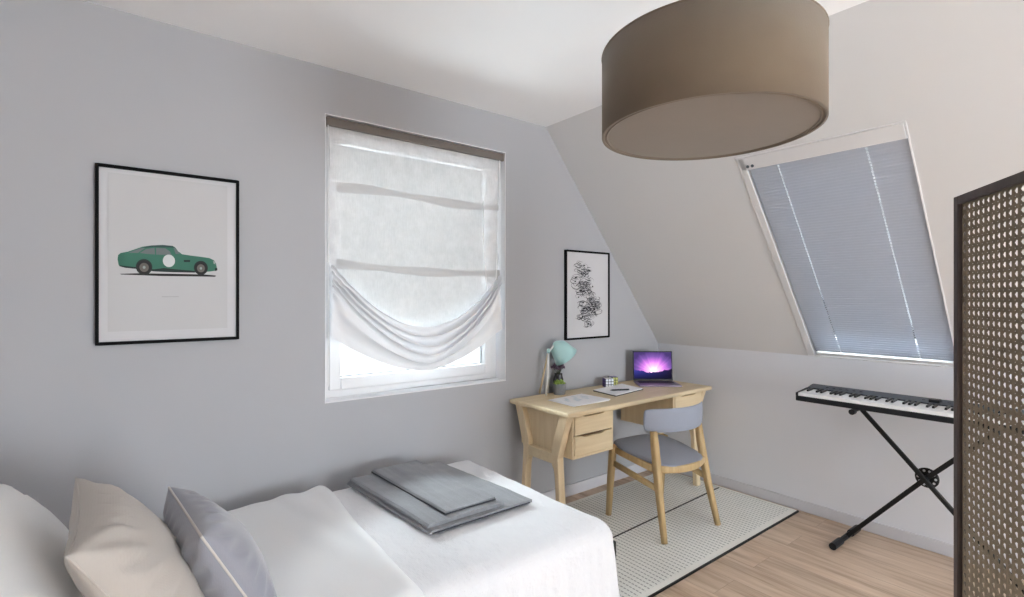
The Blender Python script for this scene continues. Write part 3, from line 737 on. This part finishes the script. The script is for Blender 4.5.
# puzzle cubes
def puzzle(loc, rz, fa, fb, ft, label, s=.062):
    t = thing('puzzle_cube', label, 'puzzle cube', loc, None)
    R = Matrix.Rotation(rz, 3, 'Z'); c = V(loc)+V((0, 0, s/2))
    MB().box(c, (s, s, s), R).obj('cube_body', 'blackp', t, bevel=.002)
    b = MB(); u = s/3
    for i in range(3):
        for j in range(3):
            a, q = (i-1)*u, (j-1)*u
            for mi, (n, e1, e2) in enumerate(((V((0, -1, 0)), V((1, 0, 0)), V((0, 0, 1))), (V((-1, 0, 0)), V((0, 1, 0)), V((0, 0, 1))), (V((1, 0, 0)), V((0, 1, 0)), V((0, 0, 1))), (V((0, 0, 1)), V((1, 0, 0)), V((0, 1, 0))))):
                b.mi = mi if not (mi == 0 and fa == 'yellow' and i == 0) else 4
                h = u*.40; p0 = n*(s/2)+e1*a+e2*q
                b.hexa([c+R@(p0+e1*x*h+e2*y*h+n*k) for k in (0, .0008) for x, y in ((-1, -1), (1, -1), (1, 1), (-1, 1))])
    b.obj('stickers', [CUBE[fa], CUBE[fb], CUBE['green'], CUBE[ft], CUBE['green']], t)
    return t
puzzle((-.742, -.112, LT), -.46, 'white', 'purple', 'white', 'puzzle cube showing its white face and purple side behind the notebook')
puzzle((-.660, -.085, LT), -.62, 'yellow', 'green', 'purple', 'puzzle cube showing its yellow face and purple top beside the laptop')

# laptop
lp = thing('laptop', 'open laptop with purple glowing landscape wallpaper at the corner end of the desk', 'laptop', (-.335, -.20, LT))
lr = V((.785, -.62, 0)).normalized(); lf = V((-.62, -.785, 0)).normalized()
hc = V((-.325, -.195, LT)); W = .300; DP = .200; HS = .220; th = .10
def lpt(x, f, z): return hc+lr*x+lf*f+V((0, 0, z))
b = MB(); b.hexa([lpt(-W/2, 0, .001), lpt(W/2, 0, .001), lpt(W/2+.004, DP, .001), lpt(-W/2-.004, DP, .001), lpt(-W/2, 0, .014), lpt(W/2, 0, .014), lpt(W/2+.004, DP, .011), lpt(-W/2-.004, DP, .011)])
b.obj('base', 'alu', lp, bevel=.003)
b = MB(); b.hexa([lpt(-W/2+.02, .025, .0135), lpt(W/2-.02, .025, .0135), lpt(W/2-.02, .115, .0122), lpt(-W/2+.02, .115, .0122), lpt(-W/2+.02, .025, .0145), lpt(W/2-.02, .025, .0145), lpt(W/2-.02, .115, .0132), lpt(-W/2+.02, .115, .0132)])
b.obj('keyboard', 'blackp', lp)
def lid(x, z, k): return lpt(x, -.006-z*math.tan(th)-k, .014+z)
b = MB(); b.hexa([lid(-W/2, 0, 0), lid(W/2, 0, 0), lid(W/2, 0, .007), lid(-W/2, 0, .007), lid(-W/2, HS, 0), lid(W/2, HS, 0), lid(W/2, HS, .007), lid(-W/2, HS, .007)])
b.obj('lid', 'blackp', lp, bevel=.002)
me = bpy.data.meshes.new('display'); m = .007
me.from_pydata([(0, 0, 0), (1, 0, 0), (1, 1, 0), (0, 1, 0), (0, 0, -.002), (1, 0, -.002), (1, 1, -.002), (0, 1, -.002)], [], [(0, 1, 2, 3), (4, 7, 6, 5), (0, 4, 5, 1), (1, 5, 6, 2), (2, 6, 7, 3), (3, 7, 4, 0)])
me.materials.append(M['display']); ds = bpy.data.objects.new('display', me); COL.objects.link(ds); ds.parent = lp
p0 = lid(-W/2+m, m+.004, -.0012); px_ = lid(W/2-m, m+.004, -.0012)-p0; py_ = lid(-W/2+m, HS-m, -.0012)-p0; pz_ = px_.cross(py_).normalized()
ds.matrix_local = Matrix.Translation(-V(lp.location)) @ Matrix(((px_.x, py_.x, pz_.x, p0.x), (px_.y, py_.y, pz_.y, p0.y), (px_.z, py_.z, pz_.z, p0.z), (0, 0, 0, 1)))

# ------------------------------------------------------------------ bed
bx0, bx1, byb, byf = -4.13, -1.958, -.150, -1.185
bd = thing('bed', 'single bed with a dark metal frame standing along the grey wall', 'bed', ((bx0+bx1)/2, (byb+byf)/2, 0))
b = MB(); b.bb((bx0, byf+.01, .235), (bx1, byf+.045, .285)); b.bb((bx0, byb-.045, .235), (bx1, byb-.01, .285)); b.bb((bx0, byf+.045, .235), (bx0+.035, byb-.045, .285)); b.bb((bx1-.035, byf+.045, .235), (bx1, byb-.045, .285))
b.obj('frame', 'black', bd, bevel=.003)
for x, y, h in ((bx1+.004, byf-.010, .400), (bx1+.004, byb+.02, .400), (bx0, byf+.03, .40), (bx0, byb-.02, .40)):
    MB().bb((x-.016, y-.016, 0), (x+.016, y+.016, h)).obj('leg', 'black', bd, bevel=.004)
b = MB(); b.bb((bx0+.04, byf+.03, .286), (bx1-.02, byb-.02, .42)); b.obj('mattress', 'sheet', bd, bevel=.04, seg=4)

def drape(x0, x1, y0, y1, zt, r, dx1, dy0, dy1, wr, seed, dx0=0):
    # cloth lying on a box [x0,x1]x[y0,y1] at height zt, hanging dx1 past x1, dy0 past y0 (front), dy1 past y1 (back)
    def side(s, a, bnd):   # s: distance beyond edge start -> (offset outward, drop)
        q = r*PI/2
        if s <= 0: return 0, 0
        if s < q: return r*math.sin(s/r), r*(1-math.cos(s/r))
        return r+.09*(s-q), r+(s-q)
    X0, X1 = x0-dx0, x1+dx1; Y0, Y1 = y0-dy0, y1+dy1
    def f(u, v):
        s = X0+(X1-X0)*u; t = Y0+(Y1-Y0)*v
        ox, dzx = side(s-(x1-r), 0, 0); x = min(s, x1-r)+ox
        oy, dzy = side((y0+r)-t, 0, 0); oy2, dzy2 = side(t-(y1-r), 0, 0)
        y = min(max(t, y0+r), y1-r)-oy+oy2
        d2 = max(dzy, dzy2)
        d = (dzx**4+d2**4)**.25
        z = zt-d
        if dzx > 0 and d2 > 0:   # pull the corner in so that it rounds
            k = min(dzx, d2)/(max(dzx, d2)+1e-6); sx = .055*k*min(1, min(dzx, d2)/.08)
            x -= sx; y += sx*(1 if dzy > 0 else -1)
        n1 = noise.noise(V((s*5+seed, t*5, 0)))*.5+noise.noise(V((s*13+seed, t*11, 3)))*.28+noise.noise(V((s*30, t*26+seed, 5)))*.13
        hang = min(1, d/.10)
        n2 = noise.noise(V((s*16+seed, t*1.2 if dzx > d2 else s*0, 1)))*.6+noise.noise(V((s*38+seed, z*3, 2)))*.35
        n3 = noise.noise(V((t*15+seed, z*2, 7)))*.6+noise.noise(V((t*36, z*3, 4)))*.35
        z += wr*n1*(1-hang)
        if d2 >= dzx: y += (1 if dzy2 > 0 else -1)*hang*(wr*1.1*n2+wr*.5*n1)
        if dzx >= d2: x += hang*(wr*1.1*n3+wr*.5*n1)
        return (x, y, z)
    return f
b = MB(); b.grid(drape(bx0+.1, bx1+.012, byf-.035, byb+.02, .485, .075, .33, .34, .22, .012, 3.1), 200, 130)
dv = tag(b.obj('duvet', 'duvet', None, smooth=True, solid=.012), 'white textured duvet spread over the bed and hanging past its foot', 'duvet')
# smooth sheet folded back over the duvet near the pillows
def fold_pt(u, v):
    x0, x1 = -3.30, -2.80
    f = drape(x0, 9, byf-.052, byb+.024, .507, .08, 0, .30, .20, .0, 0)
    s = x0+(x1-x0)*u
    fr = drape(-10, 10, byf-.052, byb+.024, .507, .08, 0, .30, .20, .0, 0)
    Y0, Y1 = byf-.052-.30, byb+.024+.20
    t = Y0+(Y1-Y0)*v
    p = V(fr((s+10)/20, v))
    p.x = s+.055*u*max(-.3, min(1, (t+.75)/.7))
    # diagonal pulls that fan from the back edge
    w = (s+2.83)*1.0+(t+.15)*.26
    rid = .020*math.exp(-((w+.02)/.045)**2)*max(.15, min(1, (t+1.0)*1.1))+.014*math.exp(-((w+.16)/.045)**2)*max(.2, min(1, (t+1.15)))+.007*math.exp(-((w+.27)/.05)**2)
    p.z += rid+.006*noise.noise(V((s*5, t*2, 9)))
    edge = max(0, (u-.90)/.10); p.z -= .022*edge**2
    p.x += .010*math.sin(t*5)*u
    hang = min(1, max(0, .50-p.z)/.1); p.y += hang*(-1 if t < -.6 else 1)*(.012*noise.noise(V((s*12, 1, 2)))+.006)
    return p
b = MB(); b.grid(fold_pt, 90, 110)
tag(b.obj('folded_sheet', 'sheet', None, smooth=True, solid=.008), 'smooth white sheet folded back over the duvet beside the grey cushion', 'sheet')

# grey throw, folded, on the foot of the bed
tb = thing('throw_blanket', 'folded grey wool throw blanket lying across the foot of the bed', 'blanket', (-2.40, -.56, .49))
def slab(x0, x1, y0, y1, zb, th, sag=.0, seed=0, skew=0., fold_left=True):
    b = MB(); nu, nv = 40, 44
    def top(u, v):
        x = x0+(x1-x0)*u; y = y0+(y1-y0)*v; x += skew*(v-.5)
        z = zb+th+.004*noise.noise(V((x*6+seed, y*5, 1)))+.002*noise.noise(V((x*20, y*16, seed)))
        e = min(u, 1-u)*(x1-x0); 
        if u < .5 and fold_left and e < th: z -= th*.5*(1-math.sqrt(max(0, 1-(1-e/th)**2)))
        return V((x, y, z))
    A = [[b.b.verts.new(top(i/nu, j/nv)) for j in range(nv+1)] for i in range(nu+1)]
    B = [[b.b.verts.new(V((A[i][j].co.x+(0 if i else .0), A[i][j].co.y, zb+.001))) for j in range(nv+1)] for i in range(nu+1)]
    for i in range(nu):
        for j in range(nv):
            b._f([A[i][j], A[i+1][j], A[i+1][j+1], A[i][j+1]]); b._f([B[i][j], B[i][j+1], B[i+1][j+1], B[i+1][j]])
    for i in range(nu): b._f([A[i][0], B[i][0], B[i+1][0], A[i+1][0]]); b._f([A[i][nv], A[i+1][nv], B[i+1][nv], B[i][nv]])
    for j in range(nv): b._f([A[0][j], A[0][j+1], B[0][j+1], B[0][j]]); b._f([A[nu][j], B[nu][j], B[nu][j+1], A[nu][j+1]])
    return b
zb = .500
slab(-2.650, -2.145, -.885, -.180, zb, .014, seed=1, skew=-.06).obj('lower_fold', 'throw', tb, smooth=False)
slab(-2.642, -2.275, -.862, -.185, zb+.015, .016, seed=2, skew=-.05).obj('middle_fold', 'throw', tb, smooth=False)
slab(-2.535, -2.290, -.826, -.175, zb+.032, .012, seed=3, skew=-.035).obj('upper_fold', 'throw', tb, smooth=False)
b = MB()
b.tube([(-2.535+.0175-.035*(i/20)-.001, -.826+.651*(i/20), zb+.0345) for i in range(21)], .0032, 6)
b.tube([(-2.517+.245*i/10, -.828, zb+.0345) for i in range(11)], .003, 6)
b.tube([(-2.61+.48*i/10, -.887, zb+.004) for i in range(11)], .003, 6)
b.obj('edging', 'throw_edge', tb)

# pillows and cushions
def cushion(T1, T2, down, h, thick, pinch=.07, nseed=0, wr=.006, corner=.35, expo=.42, back=1.0):
    T1, T2 = V(T1), V(T2); e1 = (T2-T1); w = e1.length; e1.normalize()
    e2 = V(down).normalized(); e2 = (e2-e1*e2.dot(e1)).normalized(); e3 = e2.cross(e1)
    if e3.x < 0: e3 = -e3
    C = (T1+T2)/2+e2*h/2
    def rim(a, c):
        k = 1-pinch*(1-c*c); m_ = 1-pinch*(1-a*a)
        return a*w/2*k, c*h/2*m_
    def f(sgn):
        def g(u, v):
            a, c = 2*u-1, 2*v-1
            a = math.sin(a*PI/2); c = math.sin(c*PI/2)
            x, y = rim(a, c)
            q = max(0, (1-a*a)*(1-c*c))
            z = sgn*thick/2*q**expo*(1 if sgn > 0 else back)
            n = noise.noise(V((x*9+nseed, y*9, sgn)))*wr
            ed = (1-max(abs(a), abs(c)))
            # pleats that run in from the seam
            rad = math.atan2(c, a); pl_ = wr*1.2*math.sin(rad*22+nseed+3*noise.noise(V((rad*2, nseed, 0))))*math.exp(-((ed-.14)/.14)**2)*(q > 0)
            z += sgn*(n*q**.3+pl_*min(1, q*8)*(1 if sgn > 0 or back == 1 else .15))
            return C+e1*x+e2*y+e3*z
        return g
    N = 44; b = MB(); b.grid(f(1), N, N); b.grid(f(-1), N, N)
    R = []
    for i in range(N): R.append((i/N, 0))
    for i in range(N): R.append((1, i/N))
    for i in range(N): R.append((1-i/N, 1))
    for i in range(N): R.append((0, 1-i/N))
    pts = []
    for u, v in R:
        a, c = math.sin((2*u-1)*PI/2), math.sin((2*v-1)*PI/2); x, y = rim(a, c); pts.append(C+e1*x+e2*y)
    return b, pts, C
b, pts, C = cushion((-3.97, -.26, .852), (-3.97, -1.10, .846), (.60, 0, -.80), .50, .30, .05, 1.7, .007)
wp = thing('pillow', 'large offwhite pillow leaning at the head of the bed behind the beige cushion', 'pillow', C)
b.obj('pillow_cover', 'pillow', wp, smooth=True)
MB().loop(pts, .003, 6).obj('seam', 'pillow', wp, smooth=True)
b, pts, C = cushion((-3.650, -.62, .866), (-3.640, -1.215, .870), (.50, 0, -.87), .50, .25, .10, 4.2, .009, back=.55)
bc = thing('cushion', 'beige square cushion with pinched corners between pillow and grey cushion', 'cushion', C)
b.obj('cushion_cover', 'beige', bc, smooth=True)
MB().loop(pts, .003, 6).obj('seam', 'beige', bc, smooth=True)
b, pts, C = cushion((-3.425, -.66, .800), (-3.388, -1.10, .795), (.47, 0, -.88), .40, .19, .07, 8.8, .006)
gc = thing('cushion', 'grey velvet cushion with pale piping leaning on the beige cushion', 'cushion', C)
b.obj('cushion_cover', 'greyc', gc, smooth=True)
MB().loop(pts, .0032, 8).obj('piping', 'piping', gc, smooth=True)

# ------------------------------------------------------------------ digital piano and stand
KYA = -1.252; KYB = KYA-1.30
kx0, kx1 = -.395, -.150
kb = thing('keyboard', 'slim black digital piano resting on the crossed stand by the knee wall', 'keyboard', (-.27, (KYA+KYB)/2, .79))
def kpt(d, y, z): return V((kx0+(kx1-kx0)*d, y, z))
# body profile in (depth, z): key bed in front, raised control panel behind
P = [(0, .792), (1, .792), (1, .858), (.93, .866), (.60, .852), (.60, .838), (.02, .822), (0, .818)]
MB().prism(P, lambda a, c, t: kpt(a, t, c), KYB, KYA).obj('body', 'blackp', kb, bevel=.003)
MB().prism([(.605, .8525), (.93, .8665), (.985, .8605), (.985, .862), (.93, .868), (.605, .854)], lambda a, c, t: kpt(a, t, c), KYB+.006, KYA-.006).obj('control_panel', 'greyp', kb)
for y0, y1 in ((KYA-.012, KYA), (KYB, KYB+.012)):
    b = MB(); b.prism([(0, .82), (.6, .836), (.6, .854), (0, .840)], lambda a, c, t: kpt(a, t, c), y0, y1)
    b.obj('end_cheek', 'blackp', kb, bevel=.002)
nk = 52; kw = (1.30-.026)/nk
b = MB()
for i in range(nk):
    y = KYA-.013-i*kw
    b.hexa([kpt(.015, y-kw+.0008, .822), kpt(.60, y-kw+.0008, .838), kpt(.60, y, .838), kpt(.015, y, .822), kpt(.015, y-kw+.0008, .8395), kpt(.60, y-kw+.0008, .8475), kpt(.60, y, .8475), kpt(.015, y, .8395)])
b.obj('white_keys', 'keyw', kb, bevel=.0008)
b = MB(); pat = [1, 0, 1, 1, 0, 1, 1]
for i in range(nk-1):
    if (i % 7) in (0, 2, 3, 5, 6):
        y = KYA-.013-(i+1)*kw
        b.hexa([kpt(.27, y-.0050, .843), kpt(.60, y-.0050, .847), kpt(.60, y+.0050, .847), kpt(.27, y+.0050, .843), kpt(.29, y-.0045, .8535), kpt(.60, y-.0045, .857), kpt(.60, y+.0045, .857), kpt(.29, y+.0045, .8535)])
b.obj('black_keys', 'keyb', kb)
for i in range(12): MB().box(kpt(.78, KYA-.10-.035*i-(.25 if i > 5 else 0), .8615), (.012, .014, .003)).obj('control_button', 'blackp', kb)
MB().bb((kpt(.66, KYA-.63, 0).x, KYA-.63, .852), (kpt(.86, 0, 0).x, KYA-.585, .872)).obj('control_knob', 'blackp', kb, bevel=.004)

ks = thing('keyboard_stand', 'black metal crossed keyboard stand under the digital piano', 'stand', (-.25, -1.83, 0))
xs = -.25; piv = V((xs, -1.828, .458))
LFt, RFt = V((xs, -1.463, .024)), V((xs, -2.215, .024)); LTp, RTp = V((xs, -1.545, .774)), V((xs, -2.115, .774))
b = MB(); b.tube([LTp+V((-.012, 0, 0)), piv+V((-.012, 0, 0)), RFt+V((-.012, 0, 0))], [(.012, .009)]*3, 8, sq=.5); b.obj('leg', 'black', ks, bevel=.002)
b = MB(); b.tube([RTp+V((.012, 0, 0)), piv+V((.012, 0, 0)), LFt+V((.012, 0, 0))], [(.012, .009)]*3, 8, sq=.5); b.obj('leg', 'black', ks, bevel=.002)
for p in (LTp, RTp):
    q = MB().tube([p+V((-.150, 0, .006)), p+V((.12, 0, .006))], .0105, 10); q = q.obj('support_bar', 'black', ks)
    e = MB(); e.tube([p+V((-.155, 0, .002)), p+V((-.125, 0, .002))], .0155, 12); e = e.obj('rubber_stop', 'blackp', q); e.location = (0, 0, 0)
for p in (LFt, RFt):
    q = MB().tube([p+V((-.17, 0, 0)), p+V((.17, 0, 0))], .014, 10).obj('foot_bar', 'black', ks)
    for s in (-1, 1):
        e = MB().tube([p+V((s*.185, 0, 0)), p+V((s*.075, 0, 0))], .0195, 12).obj('rubber_foot', 'blackp', q); e.location = (0, 0, 0)
b = MB(); b.lathe([(0, -.004), (.047, -.004), (.052, 0), (.047, .004), (0, .004)], piv+V((.032, 0, 0)), 28, Matrix.Rotation(PI/2, 4, 'Y')); b.obj('locking_disc', 'black', ks)
b = MB()
for k in range(10):
    a = 2*PI*k/10; b.lathe([(0, -.0052), (.006, -.0052), (.006, .0052), (0, .0052)], piv+V((.032, .037*math.cos(a), .037*math.sin(a))), 10, Matrix.Rotation(PI/2, 4, 'Y'))
b.obj('locking_holes', 'trim', ks)
MB().lathe([(0, -.02), (.012, -.02), (.014, .024), (0, .026)], piv, 14, Matrix.Rotation(PI/2, 4, 'Y')).obj('pivot_bolt', 'blackp', ks)

# ------------------------------------------------------------------ cane folding screen
P0 = V((-1.287, -2.160, 0)); yaw = math.radians(52.01)
ax_ = math.atan(183/512.)
dcam = (math.sin(ax_), math.cos(ax_)); sY, cY = math.sin(yaw), math.cos(yaw)
du = -V((sY*dcam[0]+cY*dcam[1], -cY*dcam[0]+sY*dcam[1], 0))     # from far edge towards the camera side
dn = V((-du.y, du.x, 0))
HS_, WS_ = 1.741, .480
fs = thing('folding_screen', 'dark framed room divider with woven cane panel at the right of the keyboard', 'room divider', P0+du*WS_/2)
def fp(u, n, z): return P0+du*u+dn*n+V((0, 0, z))
def fbox(u0, u1, n0, n1, z0, z1):
    return MB().hexa([fp(u0, n0, z0), fp(u1, n0, z0), fp(u1, n1, z0), fp(u0, n1, z0), fp(u0, n0, z1), fp(u1, n0, z1), fp(u1, n1, z1), fp(u0, n1, z1)])
st = .028; ft = .014
fbox(0, st, -ft, ft, 0, HS_).obj('stile', 'screenw', fs, bevel=.002); fbox(WS_-st, WS_, -ft, ft, 0, HS_).obj('stile', 'screenw', fs, bevel=.002)
fbox(st, WS_-st, -ft, ft, HS_-st, HS_).obj('top_rail', 'screenw', fs, bevel=.002); fbox(st, WS_-st, -ft, ft, .05, .09).obj('bottom_rail', 'screenw', fs, bevel=.002)
b = MB(); u0, u1, z0, z1 = st, WS_-st, .09, HS_-st; p = .0292
def strip(a, c, w, n):
    a, c = V(a), V(c); d = (c-a).normalized(); q = V((-d.y, d.x))*w/2; h = .0004
    pts = [a-q, c-q, c+q, a+q]
    b.hexa([fp(x.x, n-h, x.y) for x in pts]+[fp(x.x, n+h, x.y) for x in pts])
nu = int((u1-u0)/p)+1; nz = int((z1-z0)/p)+1
for i in range(nu+1):
    for s in (-.0037, .0037):
        u = u0+i*p+s
        if u0 < u < u1: strip((u, z0), (u, z1), .0062, .0000)
for j in range(nz+1):
    for s in (-.0037, .0037):
        z = z1-j*p+s
        if z0 < z < z1: strip((u0, z), (u1, z), .0062, .0007)
for k in range(-nz-nu-2, nz+nu+2):
    for sg, n in ((1, .0014), (-1, .0021)):
        # lines u-u0 = sg*(z-zr)+k*p through the strand crossings
        zr = z1
        pts = []
        for u in (u0, u1):
            z = zr+sg*((u-u0)-(k+.5)*p)
            if z0-1e-6 <= z <= z1+1e-6: pts.append((u, z))
        for z in (z0, z1):
            u = u0+sg*(z-zr)+(k+.5)*p
            if u0 < u < u1: pts.append((u, z))
        if len(pts) >= 2: strip(pts[0], pts[1], .0062, n)
b.obj('cane_panel', 'cane', fs)
b = MB(); 
b.hexa([fp(-.004, -.011, 1.02), fp(.000, -.011, 1.02), fp(.000, .011, 1.02), fp(-.004, .011, 1.02), fp(-.004, -.011, 1.10), fp(.000, -.011, 1.10), fp(.000, .011, 1.10), fp(-.004, .011, 1.10)])
b.tube([fp(-.004, .014, 1.02), fp(-.004, .014, 1.10)], .005, 10); b.obj('hinge', 'brass', fs)

# ------------------------------------------------------------------ camera
cam = bpy.data.cameras.new('camera'); co = bpy.data.objects.new('camera', cam); COL.objects.link(co)
cam.lens = 18.0; cam.sensor_width = 36; cam.sensor_fit = 'HORIZONTAL'; cam.clip_start = .02
cam.shift_y = -1.4/1024
co.location = (-3.566, -2.600, 1.400); co.rotation_euler = (PI/2, 0, yaw*-1+0)
# yaw: camera forward = (cos52, sin52) in world
co.rotation_euler = (PI/2, 0, math.atan2(sY, cY)-PI/2)
S.camera = co

# ------------------------------------------------------------------ light
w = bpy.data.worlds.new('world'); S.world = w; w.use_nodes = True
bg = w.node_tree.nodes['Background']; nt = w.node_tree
# sky shaped to light the room: dim at eye level, boosted above and below
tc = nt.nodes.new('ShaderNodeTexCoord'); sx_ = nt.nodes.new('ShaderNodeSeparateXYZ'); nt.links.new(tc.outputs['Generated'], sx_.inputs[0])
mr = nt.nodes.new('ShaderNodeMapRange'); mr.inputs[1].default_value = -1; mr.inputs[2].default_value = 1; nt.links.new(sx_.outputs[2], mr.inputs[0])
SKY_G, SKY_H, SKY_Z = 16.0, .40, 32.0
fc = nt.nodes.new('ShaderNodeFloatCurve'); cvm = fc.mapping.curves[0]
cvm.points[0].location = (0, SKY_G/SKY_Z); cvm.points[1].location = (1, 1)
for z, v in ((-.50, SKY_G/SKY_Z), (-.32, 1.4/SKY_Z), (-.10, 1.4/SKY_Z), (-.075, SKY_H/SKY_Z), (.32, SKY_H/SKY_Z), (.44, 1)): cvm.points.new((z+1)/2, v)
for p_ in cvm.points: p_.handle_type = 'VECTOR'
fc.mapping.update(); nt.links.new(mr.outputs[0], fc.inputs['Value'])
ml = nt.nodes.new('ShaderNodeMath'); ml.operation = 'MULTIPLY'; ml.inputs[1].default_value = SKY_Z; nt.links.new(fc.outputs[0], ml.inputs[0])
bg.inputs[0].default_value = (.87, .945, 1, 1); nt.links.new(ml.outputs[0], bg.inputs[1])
def area(name, loc, direction, sx, sy, power, col=(1, 1, 1), portal=False):
    l = bpy.data.lights.new(name, 'AREA'); l.shape = 'RECTANGLE'; l.size = sx; l.size_y = sy; l.energy = power; l.color = col
    o = bpy.data.objects.new(name, l); COL.objects.link(o); o.location = loc
    o.rotation_euler = V(direction).to_track_quat('-Z', 'Y').to_euler()
    if portal: l.cycles.is_portal = True
    return o
area('portal_window', ((WX0+WX1)/2, T+.02, (WZ0+WZ1)/2), (0, -1, 0), WX1-WX0, WZ1-WZ0, 1, portal=True)
area('portal_roof_window', sp((KY0+KY1)/2, (KS0+KS1)/2, KD+.01), -SN, KY1-KY0, KS1-KS0, 1, portal=True)
area('front_fill_light', ((FX0+FX1)/2, YF-.151, (FZ0+FZ1)/2), (0, 1, 0), FX1-FX0+.04, FZ1-FZ0+.04, 128, (.88, .95, 1))  # unseen fill light added in the made-up window behind the camera
S.view_settings.view_transform = 'Standard'; S.view_settings.look = 'None'; S.view_settings.gamma = 1; S.view_settings.exposure = .83
S.view_settings.use_curve_mapping = False
cy = S.cycles
cy.use_denoising = True; cy.max_bounces = 12; cy.diffuse_bounces = 8; cy.transparent_max_bounces = 24; cy.sample_clamp_indirect = 6
cy.caustics_reflective = False; cy.caustics_refractive = False
